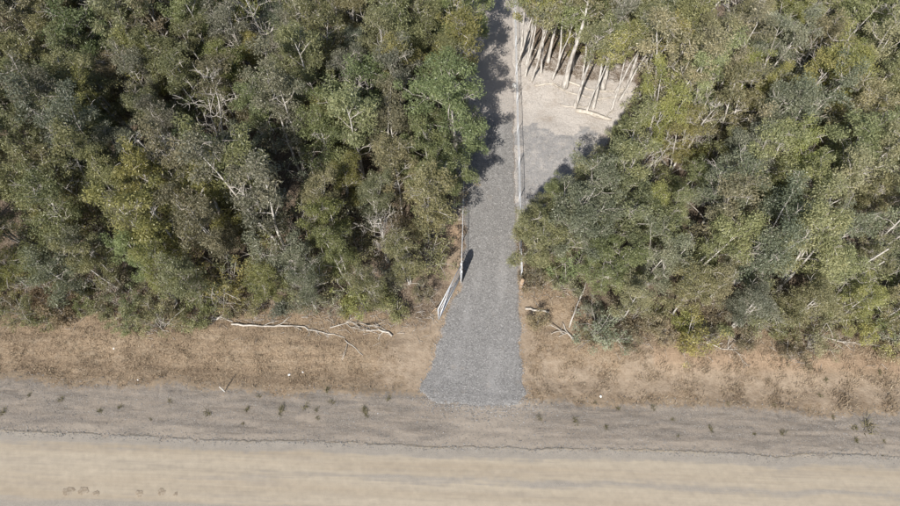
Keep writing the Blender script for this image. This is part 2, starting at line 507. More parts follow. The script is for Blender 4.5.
a_grey = np.where(in_poly(GX + 0.9 * fbm2(GX, GY, 3.0, 55, 3), GY + 1.3 * fbm2(GX, GY, 3.4, 56, 4), grey_poly), 0.62, 0.0)
for n_, a_ in (('grass', verge), ('sand', a_sand), ('orange', a_orange), ('pale', a_pale), ('grey', a_grey)):
    add_attr(me, n_, a_.ravel())
ground = obj('ground', me, M['ground'])
ground['kind'] = 'structure'

def strip(name, xs, y0f, y1f, rows, off, skirt, mat, attrs=None, feather=0.0, vary=0.0):
    xs = np.asarray(xs, float)
    y0, y1 = y0f(xs), y1f(xs)
    t = np.linspace(0, 1, rows)
    X = np.repeat(xs[None], rows, 0); Y = y0[None] + (y1 - y0)[None] * t[:, None]
    Z = height(X, Y) + off * (1 + vary * fbm2(X, 0 * X, 2.6, 15, 4) * sstep(0.5, 0.0, y1[None] - Y))
    if feather:
        e = (y1 - Y) / feather * (1 + 0.9 * fbm2(X, Y, 0.9, 17, 4))
        Z = Z - off * 2.2 * sstep(1.0, 0.0, e)
    # a dropped last row gives the sheet a real broken edge
    X = np.vstack([X, X[-1:]]); Y = np.vstack([Y, Y[-1:] + 0.03]); Z = np.vstack([Z, Z[-1:] - off - skirt])
    r, n = X.shape
    i = (np.arange(r - 1)[:, None] * n + np.arange(n - 1)[None, :])
    me = mesh_np(name, np.stack([X, Y, Z], -1).reshape(-1, 3), np.stack([i, i + 1, i + n + 1, i + n], -1).reshape(-1, 4), True)
    if attrs:
        for k, f in attrs.items():
            add_attr(me, k, f(X, Y).ravel())
    o = obj(name, me, mat)
    o['kind'] = 'structure'
    return o

xs = np.concatenate([np.arange(-70, -30, 0.4), np.arange(-30, 30, 0.07), np.arange(30, 70.01, 0.4)])
ybands = lambda X, Y: np.clip(np.exp(-((Y - road_edge(X) + 0.35) / 0.38) ** 2) * 1.05 + 0.75 * np.exp(-((Y - road_edge(X) + 1.85 + 0.012 * X) / 0.30) ** 2) * sstep(-16, -2, X) + 0.9 * np.exp(-((Y - 3.6) / 0.5) ** 2) + 0.6 * np.exp(-((Y - 5.2) / 0.25) ** 2) * sstep(2, -14, X) * 0.6, 0, 1.2)
strip('road', xs, lambda x: 0 * x - 3.0, road_edge, 110, 0.026, 0.03, M['road'], {'band': ybands}, vary=0.6)
strip('road_shoulder', xs, lambda x: road_edge(x) - 0.4, lambda x: shoulder_edge(x) + 0.35, 34, 0.018, 0.04, M['shoulder'], feather=0.7, attrs={
    'edge': lambda X, Y: sstep(1.1, -0.25, shoulder_edge(X) - Y) * 1.0,
    'dust': lambda X, Y: 1.0 * np.exp(-((X - XC) / 2.6) ** 2) + 0.6 * sstep(0.9, 0.2, Y - road_edge(X)) + 0.35 * sstep(0.3, 0.6, fbm2(X, Y * 3, 7, 77, 3))})

# driveway sheet
yd = np.concatenate([np.arange(Y_D0, 30, 0.16), np.arange(30, 66, 0.4)])
dl, dr = drive_edges(yd)
k = 33
tt = np.linspace(0, 1, k)
DX = dl[:, None] + (dr - dl)[:, None] * tt[None]
DY = np.repeat(yd[:, None], k, 1)
bulge = 0.25 * np.sin(tt * math.pi)[None] + 0.10 * fbm2(DX, 0 * DX, 0.9, 91, 3)
DY = DY - np.exp(-((yd - Y_D0) / 0.4) ** 2)[:, None] * bulge
DZ = height(DX, DY) + 0.035 + 0.008 * np.cos((tt - 0.5) * 4 * math.pi)[None]
DZ[:, 0] -= 0.07; DZ[:, -1] -= 0.07; DZ[0] -= 0.07
n = k; r = len(yd)
i = (np.arange(r - 1)[:, None] * n + np.arange(n - 1)[None, :])
me = mesh_np('driveway', np.stack([DX, DY, DZ], -1).reshape(-1, 3), np.stack([i, i + 1, i + n + 1, i + n], -1).reshape(-1, 4), True)
w = (dr - dl)[:, None]
ed = sstep(0.35, 0.0, np.minimum(tt[None] * w, (1 - tt[None]) * w)) * 0.8
add_attr(me, 'edge', ed.ravel())
add_attr(me, 'pale', (np.repeat(sstep(29.0, 34.0, yd)[:, None], k, 1)).ravel())
trk = np.exp(-((tt - 0.27) / 0.10) ** 2) + np.exp(-((tt - 0.70) / 0.10) ** 2)
add_attr(me, 'track', (trk[None] * (0.55 + 0.45 * fbm2(DX * 0.4, DY, 5.0, 19, 3)) + 0.25 * fbm2(DX, DY, 3, 18, 3)).ravel())
drive = obj('driveway', me, M['drive'])
drive['kind'] = 'structure'

# ------------------------------------------------------------------ loose stones
def scatter_stones(name, pts, smin, smax, mat, dark=0.0):
    n = len(pts)
    base = np.array([[1, 0, 0], [-1, 0, 0], [0, 1, 0], [0, -1, 0], [0, 0, 1], [0, 0, -1]], float)
    fc = np.array([[0, 2, 4], [2, 1, 4], [1, 3, 4], [3, 0, 4], [2, 0, 5], [1, 2, 5], [3, 1, 5], [0, 3, 5]])
    s = RNG.uniform(smin, smax, (n, 1, 1)) * RNG.uniform(0.6, 1.3, (n, 1, 3))
    V = base[None] * s + RNG.normal(0, 0.25, (n, 6, 3)) * s * 0.6
    a = RNG.uniform(0, 6.28, n); ca, sa = np.cos(a)[:, None], np.sin(a)[:, None]
    V = np.stack([V[..., 0] * ca - V[..., 1] * sa, V[..., 0] * sa + V[..., 1] * ca, V[..., 2] * 0.7], -1)
    V += pts[:, None, :]
    F = fc[None] + (np.arange(n) * 6)[:, None, None]
    me = mesh_np(name, V.reshape(-1, 3), F.reshape(-1, 3))
    add_attr(me, 'tint', np.repeat(np.clip(RNG.beta(1.6, 1.8, n) - dark, 0, 1), 6))
    o = obj(name, me, mat)
    o['kind'] = 'stuff'
    return o

n = 17000
y = Y_D0 - 0.3 + (34 - Y_D0) * RNG.random(n) ** 1.25
l_, r_ = drive_edges(y)
x = l_ - 0.25 + (r_ - l_ + 0.5) * RNG.random(n)
ok = (y > Y_D0 - 0.05 + 0.3 * RNG.random(n)) & (np.minimum(x - l_, r_ - x) > RNG.normal(-0.02, 0.16, n))
x, y = x[ok], y[ok]
tz = (x - l_[ok]) / (r_ - l_)[ok]
z = height(x, y) + 0.03 + 0.008 * np.cos((tz - 0.5) * 4 * math.pi) * ((tz > 0) & (tz < 1))
o = scatter_stones('driveway_gravel', np.stack([x, y, z], -1), 0.016, 0.045, M['stone'])
tag(o, 'loose blue-grey crushed stone covering the driveway', 'gravel')
n = 1500
x = RNG.normal(XC - 0.4, 1.9, n); y = Y_D0 + 0.25 - np.abs(RNG.normal(0, 0.55, n))
o = scatter_stones('dragged_gravel', np.stack([x, y, height(x, y) + 0.03], -1), 0.014, 0.04, M['stone'])
tag(o, 'grey gravel dragged out of the driveway mouth onto the shoulder', 'gravel')
n = 9000
x = RNG.uniform(-34, 34, n); u = RNG.random(n)
y = road_edge(x) - 0.35 + (shoulder_edge(x) - road_edge(x) + 0.5) * u
xe = RNG.uniform(-32, 32, 3600)
x = np.concatenate([x, xe]); y = np.concatenate([y, road_edge(xe) + RNG.normal(-0.03, 0.14, len(xe))])
o = scatter_stones('shoulder_gravel', np.stack([x, y, height(x, y) + 0.022 + 0.010 * (y < road_edge(x))], -1), 0.012, 0.034, M['stone'], 0.22)
tag(o, 'fine grey gravel loose along the road shoulder', 'gravel')
n = 2600
gp = np.array([tuple(p) for p in grey_poly])
x = RNG.uniform(gp[:, 0].min(), gp[:, 0].max(), n); y = RNG.uniform(gp[:, 1].min(), gp[:, 1].max(), n)
ok = in_poly(x, y, grey_poly)
x, y = x[ok], y[ok]
o = scatter_stones('clearing_gravel', np.stack([x, y, height(x, y) + 0.01], -1), 0.02, 0.05, M['stone'])
tag(o, 'patch of grey gravel spread in the clearing beside the fence', 'gravel')

# ------------------------------------------------------------------ dry verge grass (nobody could count it)
def blades(px, py, pz, nb, hmin, hmax, wid, spread, lean=0.6):
    n = len(px)
    P = np.repeat(np.stack([px, py, pz], -1), nb, 0)
    m = n * nb
    P[:, :2] += RNG.normal(0, spread, (m, 2))
    a = RNG.uniform(0, 6.28, m); h = RNG.uniform(hmin, hmax, m); l = RNG.uniform(0.1, lean, m) * h * 1.4
    b = RNG.uniform(0, 6.28, m)
    side = np.stack([np.cos(b), np.sin(b), 0 * b], -1) * wid * RNG.uniform(0.6, 1.4, m)[:, None]
    tip = P + np.stack([np.cos(a) * l, np.sin(a) * l, h], -1)
    V = np.stack([P - side, P + side, tip], 1).reshape(-1, 3)
    return V, np.arange(3 * m).reshape(-1, 3)

def grass_object(name, x, y, nb, hmin, hmax, wid, spread, mat, label, tint_sd=0.22, tint_mu=0.4):
    V, F = blades(x, y, height(x, y) - 0.01, nb, hmin, hmax, wid, spread)
    me = mesh_np(name, V, F)
    t = np.repeat(np.clip(RNG.normal(tint_mu, tint_sd, len(x)), 0, 1), nb)
    t = np.clip(t + RNG.normal(0, 0.12, len(t)), 0, 1)
    add_attr(me, 'tint', np.repeat(t, 3))
    o = obj(name, me, mat)
    o['kind'] = 'stuff'
    tag(o, label, 'grass')
    return o

n = 17000
x = RNG.uniform(-36, XL - 0.3, n); u = RNG.random(n)
y = shoulder_edge(x) - 0.35 + (front_left(x) + 1.75 - shoulder_edge(x)) * u
u = np.clip((y - shoulder_edge(x) + 0.35) / 0.7, 0, 1)
dens = 0.75 + 0.45 * fbm2(x, y, 2.2, 61, 3) - 0.85 * np.exp(-((np.maximum(XL - 2.2 - x, 0)) / 3.2) ** 2) * (y < front_left(x) - 0.2)
l_, r_ = drive_edges(y)
dens = dens * 0.55 + 0.35 * fbm2(x * 0.5, y, 1.6, 66, 3)
ok = (RNG.random(n) < dens * (0.15 + 0.85 * u)) & (x < l_ - 0.15)
grass_object('dry_grass', x[ok], y[ok], 9, 0.03, 0.17, 0.013, 0.10, M['drygrass'], 'dry brown grass matting the verge left of the driveway')
n = 15000
x = RNG.uniform(XR, 36, n); u = RNG.random(n)
y = shoulder_edge(x) - 0.3 + (front_right(x) + 2.0 - shoulder_edge(x)) * u
dens = 0.22 + 0.55 * fbm2(x, y, 2.4, 63, 3) + 0.55 * sstep(1.7, 0.2, front_right(x) - y)
l_, r_ = drive_edges(y)
ok = (RNG.random(n) < dens) & (x > r_ + 0.2)
grass_object('dry_grass', x[ok], y[ok], 9, 0.05, 0.26, 0.014, 0.10, M['drygrass'], 'sparse dry grass on the sandy verge right of the driveway', 0.25, 0.45)
n = 1500
x = RNG.uniform(-34, 34, n)
x = x[(fbm2(x, 0 * x, 6, 71, 3) > -0.15) & (np.abs(x - XC) > 2.0)]
grass_object('edge_grass', x, road_edge(x) + 0.03, 4, 0.02, 0.07, 0.012, 0.025, M['weed'], 'thin ragged line of weeds along the edge of the road', 0.2, 0.2)
# leaf litter and fallen twigs under the bush edge
n = 2400
x = RNG.uniform(-36, 36, n)
y0 = np.where(x < XC, front_left(x), front_right(x))
y = y0 + RNG.normal(0.3, 0.8, n)
l_, r_ = drive_edges(y)
ok = ((x < l_ - 0.4) | (x > r_ + 0.4)) & (y > shoulder_edge(x) + 0.3)
x, y = x[ok], y[ok]
cx_ = RNG.uniform(XR, XR + 13, 2600); cy_ = RNG.uniform(28, 48, 2600)
q_ = in_poly(cx_, cy_, clear_poly) & (cy_ > 33)
x = np.concatenate([x, cx_[q_]]); y = np.concatenate([y, cy_[q_]])
a = RNG.uniform(0, math.pi, len(x)); L_ = RNG.uniform(0.12, 0.55, len(x)); wd = RNG.uniform(0.005, 0.011, len(x))
d = np.stack([np.cos(a), np.sin(a)], -1); nn = np.stack([-d[:, 1], d[:, 0]], -1)
z0 = height(x, y) + 0.03
def cr(s, t, up):
    return np.concatenate([np.stack([x, y], -1) + d * (s * L_)[:, None] + nn * (t * wd)[:, None], (z0 + up)[:, None]], 1)
V = np.stack([cr(-.5, -1, 0), cr(-.5, 1, 0), cr(-.5, 0, 0.02), cr(.5, -1, 0.03), cr(.5, 1, 0.03), cr(.5, 0, 0.05)], 1).reshape(-1, 3)
F = (np.array([[0, 3, 5, 2], [2, 5, 4, 1], [1, 4, 3, 0]])[None] + (np.arange(len(x)) * 6)[:, None, None]).reshape(-1, 4)
me = mesh_np('fallen_twigs', V, F)
o = obj('fallen_twigs', me, M['twig']); o['kind'] = 'stuff'
tag(o, 'small grey fallen twigs littering the edge of the bush and the clearing', 'twigs')

# ------------------------------------------------------------------ trees
def leaf_cloud(centres, radii, per, lmin, lmax, wmin, wmax, tint, rng, flat=0.8, droop=0.35):
    n = len(centres)
    per = np.asarray(per)
    C = np.repeat(centres, per, 0); Rr = np.repeat(radii, per); T = np.repeat(tint, per)
    m = len(C)
    dvec = rng.normal(0, 1, (m, 3)); dvec /= np.linalg.norm(dvec, axis=1)[:, None]
    rr = Rr * rng.random(m) ** 0.45
    P = C + dvec * rr[:, None] * np.array([1, 1, flat])
    ax = dvec * 0.6 + rng.normal(0, 0.6, (m, 3)); ax[:, 2] -= droop
    ax /= np.linalg.norm(ax, axis=1)[:, None]
    q = rng.normal(0, 1, (m, 3)); q[:, 2] *= 0.5
    s = np.cross(ax, q); s /= np.linalg.norm(s, axis=1)[:, None] + 1e-9
    L = rng.uniform(lmin, lmax, m)[:, None]; W = rng.uniform(wmin, wmax, m)[:, None]
    V = np.stack([P - ax * L * 0.5, P + s * W * 0.5 - ax * L * 0.08, P + ax * L * 0.5, P - s * W * 0.5 - ax * L * 0.08], 1)
    t = np.clip(T + rng.normal(0, 0.17, m), 0, 1)
    return V.reshape(-1, 3), np.arange(4 * m).reshape(-1, 4), np.repeat(t, 4)

def wander(p, d, length, steps, wob, up, rng):
    pts = [np.array(p, float)]
    d = np.array(d, float); d /= np.linalg.norm(d)
    for i in range(steps):
        d = d + rng.normal(0, wob, 3); d[2] += up
        d /= np.linalg.norm(d)
        pts.append(pts[-1] + d * length / steps)
    return np.array(pts), d

def make_tree_meshes(seed, H=8.5, bole=0.3, stems=2, spread=1.7, r0=0.15, nprim=10, leaf=95, bare=0.3, lean=0.10, ls=1.0):
    rng = np.random.default_rng(seed)
    trunk, limb = Tubes(), Tubes()
    cen, rad = [], []
    for s in range(stems):
        a = rng.uniform(0, 6.28)
        k = lean * (1.0 if stems > 1 else 0.5) * rng.uniform(0.6, 1.5)
        base = np.array([math.cos(a), math.sin(a), 0]) * (0.10 if stems > 1 else 0) + np.array([0, 0, -0.35])
        hh = H * rng.uniform(0.82, 1.0) + 0.35
        pts, d = wander(base, (math.cos(a) * k, math.sin(a) * k, 1), hh, 12, 0.05, 0.05, rng)
        rr = r0 * rng.uniform(0.8, 1.15) * (1 - 0.86 * np.linspace(0, 1, 13) ** 0.9)
        rr[0] *= 1.45; rr[1] *= 1.1
        trunk.tube(pts, rr, 7)
        cen.append(pts[-1]); rad.append(0.5)
        npr = max(4, int(nprim / stems * 1.25))
        for b in range(npr):
            t = bole + (1 - bole) * (b + rng.random()) / npr * 0.97
            fi = t * 12; i0 = int(fi); i0 = min(i0, 11)
            p = pts[i0] + (pts[i0 + 1] - pts[i0]) * (fi - i0)
            a2 = b * 2.4 + rng.uniform(-0.5, 0.5)
            rel = (t - bole) / (1 - bole)
            prof = (0.75 + 0.45 * math.sin(rel * math.pi * 0.9)) * (1 - 0.42 * rel)
            Lb = spread * prof * rng.uniform(0.75, 1.25)
            el = R(rng.uniform(22, 55))
            dv = (math.cos(a2) * math.cos(el), math.sin(a2) * math.cos(el), math.sin(el))
            bp, bd = wander(p, dv, Lb, 6, 0.16, 0.05, rng)
            br = max(0.022, rr[i0] * 0.42)
            limb.tube(bp, br * (1 - 0.62 * np.linspace(0, 1, 7)), 5, False)
            cen.append(bp[-1]); rad.append(rng.uniform(0.36, 0.55))
            for q in range(rng.integers(3, 5)):
                w = rng.uniform(0.35, 0.95) * 6; j = min(int(w), 5)
                sp = bp[j] + (bp[j + 1] - bp[j]) * (w - j)
                sd = bd * 0.5 + rng.normal(0, 0.6, 3); sd[2] = abs(sd[2]) * 0.8 + 0.15
                sl = rng.uniform(0.45, 0.95) * (0.7 + 0.3 * spread / 1.7)
                tp, td = wander(sp, sd, sl, 4, 0.22, 0.03, rng)
                isbare = rng.random() < bare
                if isbare:
                    tp, td = wander(sp, sd, sl * 1.15, 4, 0.3, 0.08, rng)
                limb.tube(tp, (0.021 if isbare else 0.017) * (1 - 0.6 * np.linspace(0, 1, 5)), 4, False)
                if isbare:
                    for z_ in range(3):
                        d3 = td + rng.normal(0, 0.7, 3)
                        t3, _ = wander(tp[rng.integers(1, 4)], d3, sl * 0.6, 3, 0.25, 0.03, rng)
                        limb.tube(t3, 0.015 * (1 - 0.5 * np.linspace(0, 1, 4)), 3, False)
                else:
                    cen.append(tp[-1]); rad.append(rng.uniform(0.30, 0.52))
                    if rng.random() < 0.5:
                        cen.append(tp[2] + rng.normal(0, 0.12, 3)); rad.append(rng.uniform(0.24, 0.38))
    cen = np.array(cen); rad = np.array(rad)
    tint = np.clip(rng.normal(0.45, 0.17, len(cen)), 0, 1)
    per = np.maximum(20, (leaf * (rad / 0.42) ** 2).astype(int))
    per = (per / ls ** 1.6).astype(int)
    V, F, T = leaf_cloud(cen, rad, per, 0.10 * ls, 0.21 * ls, 0.034 * ls, 0.066 * ls, tint, rng)
    mt = trunk.mesh('trunk_%d' % seed); mt.materials.append(M['bark'])
    ml = limb.mesh('limbs_%d' % seed); ml.materials.append(M['twig'])
    mc = mesh_np('crown_%d' % seed, V, F); add_attr(mc, 'tint', T); mc.materials.append(M['leaf'])
    return mt, ml, mc, H

def make_shrub_meshes(seed, H=1.8, spread=1.0, n=11, leaf=70, bare=0.2):
    rng = np.random.default_rng(seed)
    st = Tubes(); cen, rad = [], []
    for i in range(n):
        a = i * 2.4 + rng.uniform(-0.4, 0.4); k = rng.uniform(0.15, 1.0)
        d = (math.cos(a) * k * spread / H * 1.3, math.sin(a) * k * spread / H * 1.3, 1)
        p, dd = wander((math.cos(a) * 0.06, math.sin(a) * 0.06, -0.12), d, H * rng.uniform(0.55, 1.05), 6, 0.12, 0.0, rng)
        st.tube(p, 0.022 * (1 - 0.65 * np.linspace(0, 1, 7)), 4, False)
        for q in range(3):
            j = rng.integers(2, 6)
            t, td = wander(p[j], dd * 0.5 + rng.normal(0, 0.6, 3), 0.5 * H / 1.8, 3, 0.2, 0.03, rng)
            st.tube(t, 0.012 * (1 - 0.5 * np.linspace(0, 1, 4)), 3, False)
            if rng.random() > bare:
                cen.append(t[-1]); rad.append(rng.uniform(0.2, 0.36))
        if rng.random() > bare:
            cen.append(p[-1]); rad.append(rng.uniform(0.22, 0.38))
    cen = np.array(cen); rad = np.array(rad)
    cen[:, 2] = np.maximum(cen[:, 2], rad * 0.6)
    V, F, T = leaf_cloud(cen, rad, np.maximum(14, (leaf * (rad / 0.3) ** 2).astype(int)), 0.08, 0.17, 0.028, 0.055, np.clip(rng.normal(0.45, 0.2, len(cen)), 0, 1), rng)
    ms = st.mesh('stems_%d' % seed); ms.materials.append(M['twig'])
    mf = mesh_np('foliage_%d' % seed, V, F); add_attr(mf, 'tint', T); mf.materials.append(M['leaf'])
    return ms, mf, H

BUSHY = [make_tree_meshes(100 + i, H=[8.4, 7.6, 8.8, 8.0, 7.2, 8.6, 7.8, 8.2, 7.4, 8.8][i], bole=[.24, .18, .28, .2, .15, .26, .2, .23, .17, .3][i],
         stems=[2, 1, 2, 3, 1, 2, 2, 1, 3, 2][i], spread=[1.5, 1.8, 1.4, 1.5, 1.85, 1.6, 1.5, 1.75, 1.45, 1.5][i], nprim=[16, 17, 16, 18, 17, 17, 16, 18, 18, 16][i],
         r0=.105, leaf=116, ls=[.9, .75, 1.0, .8, 1.05, .9, .75, 1.0, .8, .95][i], bare=[.24, .34, .46, .2, .38, .52, .28, .2, .44, .32][i]) for i in range(10)]
TALL = [make_tree_meshes(200 + i, H=[9.6, 9.0, 10.0, 9.2][i], bole=[.68, .66, .68, .64][i], stems=1, spread=1.35, r0=[.155, .12, .23, .10][i], nprim=8, leaf=90, bare=.4, lean=0.05) for i in range(4)]
DENSE = [make_tree_meshes(300 + i, H=[7.6, 7.0][i], bole=.16, stems=2, spread=2.6, r0=.15, nprim=24, leaf=150, ls=.88, bare=.16) for i in range(2)]
DEAD = []
for i in range(3):
    DEAD.append(make_tree_meshes(400 + i, H=[7.6, 6.8, 7.2][i], bole=.35, stems=[1, 2, 2][i], spread=1.5, r0=.11, nprim=11, leaf=6, bare=.85))
SHRUB = [make_shrub_meshes(500 + i, H=[1.7, 2.3, 1.3, 2.7, 1.0][i], spread=[1.0, 1.2, 0.9, 1.3, 0.8][i], n=[11, 13, 9, 14, 8][i], bare=[.15, .2, .15, .35, .3][i]) for i in range(5)]

def place_tree(name, meshes, x, y, sc, rz, col, label, group=None, sz=None, tilt=(0, 0)):
    z = float(height(x, y))
    t = thing(name, label, 'tree', (x, y, z), rz, group)
    t.scale = (sc, sc, sz if sz else sc)
    t.rotation_euler = (tilt[0], tilt[1], rz)
    tk = obj('trunk', meshes[0], None, t)
    obj('limbs', meshes[1], None, tk)
    c = obj('crown', meshes[2], None, t)
    c.color = tuple(col) + (1.0,)
    return t

def place_shrub(name, meshes, x, y, sc, rz, col, label, group=None):
    z = float(height(x, y))
    t = thing(name, label, 'shrub', (x, y, z), rz, group)
    t.scale = (sc, sc, sc * random.uniform(0.85, 1.15))
    obj('stems', meshes[0], None, t)
    c = obj('foliage', meshes[1], None, t)
    c.color = tuple(col) + (1.0,)
    return t

# leaf colours of the kinds of tree in the bush
OLIVE, GREYG, YELLOW, BROWNG, FRESH = (0.262, 0.258, 0.142), (0.222, 0.232, 0.166), (0.290, 0.280, 0.112), (0.276, 0.254, 0.164), (0.232, 0.252, 0.124)
def leafcol(x, y):
    a = float(fbm2(np.array(x), np.array(y), 11, 81, 3)); b_ = float(fbm2(np.array(x), np.array(y), 8, 82, 3))
    right = x > XC
    w = {'olive': 0.9, 'grey': 0.35 + (0.75 if not right else 0.3) * max(0, a * 1.6), 'yellow': 0.25 + max(0, b_) * 1.1, 'brown': 0.22 + max(0, -a) * (0.8 if right else 0.4), 'fresh': 0.3}
    k = random.choices(list(w), list(w.values()))[0]
    c = {'olive': OLIVE, 'grey': GREYG, 'yellow': YELLOW, 'brown': BROWNG, 'fresh': FRESH}[k]
    j = random.uniform(0.82, 1.18) * (1.17 if right else 0.92)
    c2 = tuple(max(0.02, v * j * random.uniform(0.94, 1.06)) for v in c)
    return k, c2

KEEP = [   # open places that the crowns leave clear in the view from the drone
    [(418, 400), (440, 322), (447, 300), (462, 250), (464, 165), (486, 152), (490, 118), (484, 85), (492, 50), (496, 0), (512, 0), (515, 180), (519, 232), (521, 292), (526, 400)],
    [(512, 62), (532, 82), (560, 60), (590, 72), (640, 78), (618, 112), (603, 140), (565, 152), (530, 172), (517, 215)],
]
def inside(u, v, poly):
    ins = False
    x1, y1 = poly[-1]
    for x2, y2 in poly:
        if (y1 > v) != (y2 > v) and u < (x2 - x1) * (v - y1) / (y2 - y1) + x1:
            ins = not ins
        x1, y1 = x2, y2
    return ins
def crown_clear(x, y, H, rad, tol=0.12):
    hit = tot = 0
    for fz in (0.45, 0.65, 0.85, 1.0):
        rr = rad * (1.0 if fz < 0.9 else 0.5)
        for q in range(8):
            a = q * math.pi / 4
            u, v = seen_at(x + math.cos(a) * rr, y + math.sin(a) * rr, H * fz)
            tot += 1
            if any(inside(u, v, p) for p in KEEP):
                hit += 1
    return hit <= tol * tot

placed = []
def free(x, y, d):
    return all((x - px) ** 2 + (y - py) ** 2 > (d + pd) ** 2 * 0.25 for px, py, pd in placed)

# --- pale trunks standing round the clearing, placed one by one
CLEARING = [  # u, v of the foot, variant, scale, rz, girth note
    (565, 86, 2, 1.02, 0.3, 'thick grey trunk with buttressed foot at the back of the clearing'),
    (575.5, 107, 0, 0.95, 1.9, 'tall leaning pale paperbark nearest the clearing, right of the thick grey trunk'),
    (585.5, 113, 1, 0.92, 4.0, 'slim pale paperbark with its foot beside the bleached log'),
    (593, 108, 0, 0.90, 5.1, 'pale paperbark just right of the one beside the bleached log'),
    (612, 110, 3, 0.92, 2.2, 'thin pale paperbark at the right side of the clearing'),
    (619, 101, 3, 0.95, 0.2, 'thin pale paperbark standing behind the right side of the clearing'),
    (637, 100, 1, 0.95, 3.1, 'pale paperbark at the far right corner of the clearing'),
    (531, 82, 3, 0.90, 1.2, 'thin pale paperbark closest to the fence at the clearing'),
    (525, 77, 1, 0.95, 5.6, 'straight pale paperbark beside the fence at the top of the clearing'),
    (541, 74, 3, 0.9, 2.9, 'slender paperbark between the fence and the thick grey trunk'),
    (519.5, 62, 0, 0.92, 0.9, 'pale paperbark almost touching the fence, farther up the track'),
    (523, 52, 3, 1.0, 4.4, 'thin straight paperbark behind the fence farther up the track'),
    (530, 60, 1, 0.9, 2.4, 'white-barked paperbark in the thicket behind the clearing'),
    (548, 62, 0, 0.92, 3.3, 'paperbark in shade behind the thick grey trunk'),
    (603, 88, 2, 0.88, 4.9, 'stout paperbark in the dark row behind the fallen branches'),
    (583, 78, 1, 0.95, 0.5, 'slim paperbark in the dark row behind the clearing'),
    (628, 84, 0, 0.92, 1.5, 'paperbark in the dark row behind the right end of the clearing'),
]
for (u, v, k, s, rz, side) in ((516.5, 66, 3, .95, 1, 'beside the fence'), (526, 66, 1, .95, 3, 'beside the fence'), 
        (537, 58, 1, 1.0, 5, 'beside the fence'), (552, 79, 3, .9, 0, 'in the middle of the stand'), (558, 70, 1, .95, 1, 'in the middle of the stand'), 
        (573, 70, 3, 1.0, 3, 'in the middle of the stand'), (597, 97, 3, .9, 4, 'in the right half of the stand'), 
        (615, 92, 3, .95, 0, 'in the right half of the stand'), (643, 92, 1, .9, 2, 'in the right half of the stand')):
    CLEARING.append((u, v, k, s, rz, 'slender pale trunk %s behind the clearing' % side))
for u, v, k, s, rz, lab in CLEARING:
    p = ground_at(u, v)
    _, c = leafcol(p.x, p.y)
    place_tree('paperbark_tree', TALL[k], p.x, p.y, s, rz, c, lab, 'slender trunks round the clearing' if lab.startswith('slender pale trunk') else None, sz=s * random.uniform(0.95, 1.05), tilt=(random.uniform(-.03, .03), random.uniform(-.03, .02)))
    placed.append((p.x, p.y, 1.3))

# --- named single trees
for (u, v, m, sc, rz, c, lab) in (
        (562, 254, 0, 1.05, 0.4, GREYG, 'big rounded grey-green tree right of the driveway in front of the clearing'),
        (602, 245, 1, 1.05, 2.0, (0.235, 0.245, 0.140), 'big spreading green tree beside the rounded grey-green one'),
        (539, 264, 1, 0.86, 3.7, OLIVE, 'short leafy olive tree leaning over the road end of the right fence'),
        (532, 242, 1, 0.60, 0.9, OLIVE, 'small leafy tree pressed against the right fence below the clearing'),
        (553, 236, 0, 0.66, 2.6, FRESH, 'small leafy tree behind the big rounded grey-green one'),
        (603, 290, 0, 0.78, 5.2, FRESH, 'low leafy green tree in front of the two big rounded trees')):
    p = ground_at(u, v)
    place_tree('bushy_tree', DENSE[m], p.x, p.y, sc, rz, c, lab)
    placed.append((p.x, p.y, 2.6 * sc))

for i, (dx, yy, mm, sc, rz) in enumerate(((2.3, 20.6, BUSHY[7], 0.95, 1.0), (1.9, 23.6, DENSE[1], 0.92, 2.4), (0.6, 26.8, DENSE[0], 1.2, 4.0),
                                         (1.5, 33.2, BUSHY[0], 1.12, 0.6), (1.0, 38.4, DENSE[1], 1.12, 5.1), (0.6, 43.0, DENSE[0], 1.2, 3.0), (0.3, 47.0, DENSE[1], 1.3, 1.7))):
    _, c = leafcol(XL - dx, yy)
    place_tree('bushy_tree', mm, XL - dx, yy, sc, rz, c, 'large leafy tree whose crown hangs over the left fence, ' + nth(i) + ' from the gate')
    placed.append((XL - dx, yy, 2.3))

# --- dense bush
cands = []
rr = random.Random(5)
for i in range(14000):
    x = rr.uniform(-42, 42); y = rr.uniform(13, 54)
    if XL - 1.1 < x < XR + 0.9:
        continue
    f = float(front_left(x) if x < XC else front_right(x))
    if y < f + 0.5 or (XL - 3.0 < x < XC and y < FL0.y + 0.8):
        continue
    if x > XC and inside(x, y, clear_poly):
        continue
    cands.append((x, y, f))
bush = []
for x, y, f in cands:
    edge = y - f < 2.6
    dmin = 1.9 if edge else 2.02
    if not free(x, y, dmin):
        continue
    m = rr.choice((0, 1, 2, 2, 3, 4, 5, 5, 6, 7, 8, 8, 9)) if x > XC else rr.choice((0, 0, 1, 3, 3, 4, 6, 6, 7, 7, 9, 2))
    sc = rr.uniform(0.66, 0.9) if edge else rr.uniform(0.72, 1.2)
    Hh = BUSHY[m][3] * sc
    u, v = seen_at(x, y, Hh)
    if not (-75 < u < 975 and v > -60):
        u2, v2 = seen_at(x, y, 0)
        if not (-20 < u2 < 920 and v2 > 0):
            continue
    if not crown_clear(x, y, Hh, 1.7 * sc):
        sc2 = sc * 0.72
        if not crown_clear(x, y, BUSHY[m][3] * sc2, 1.5 * sc2):
            continue
        sc = sc2
    placed.append((x, y, dmin))
    bush.append([x, y, f, m, sc, edge])

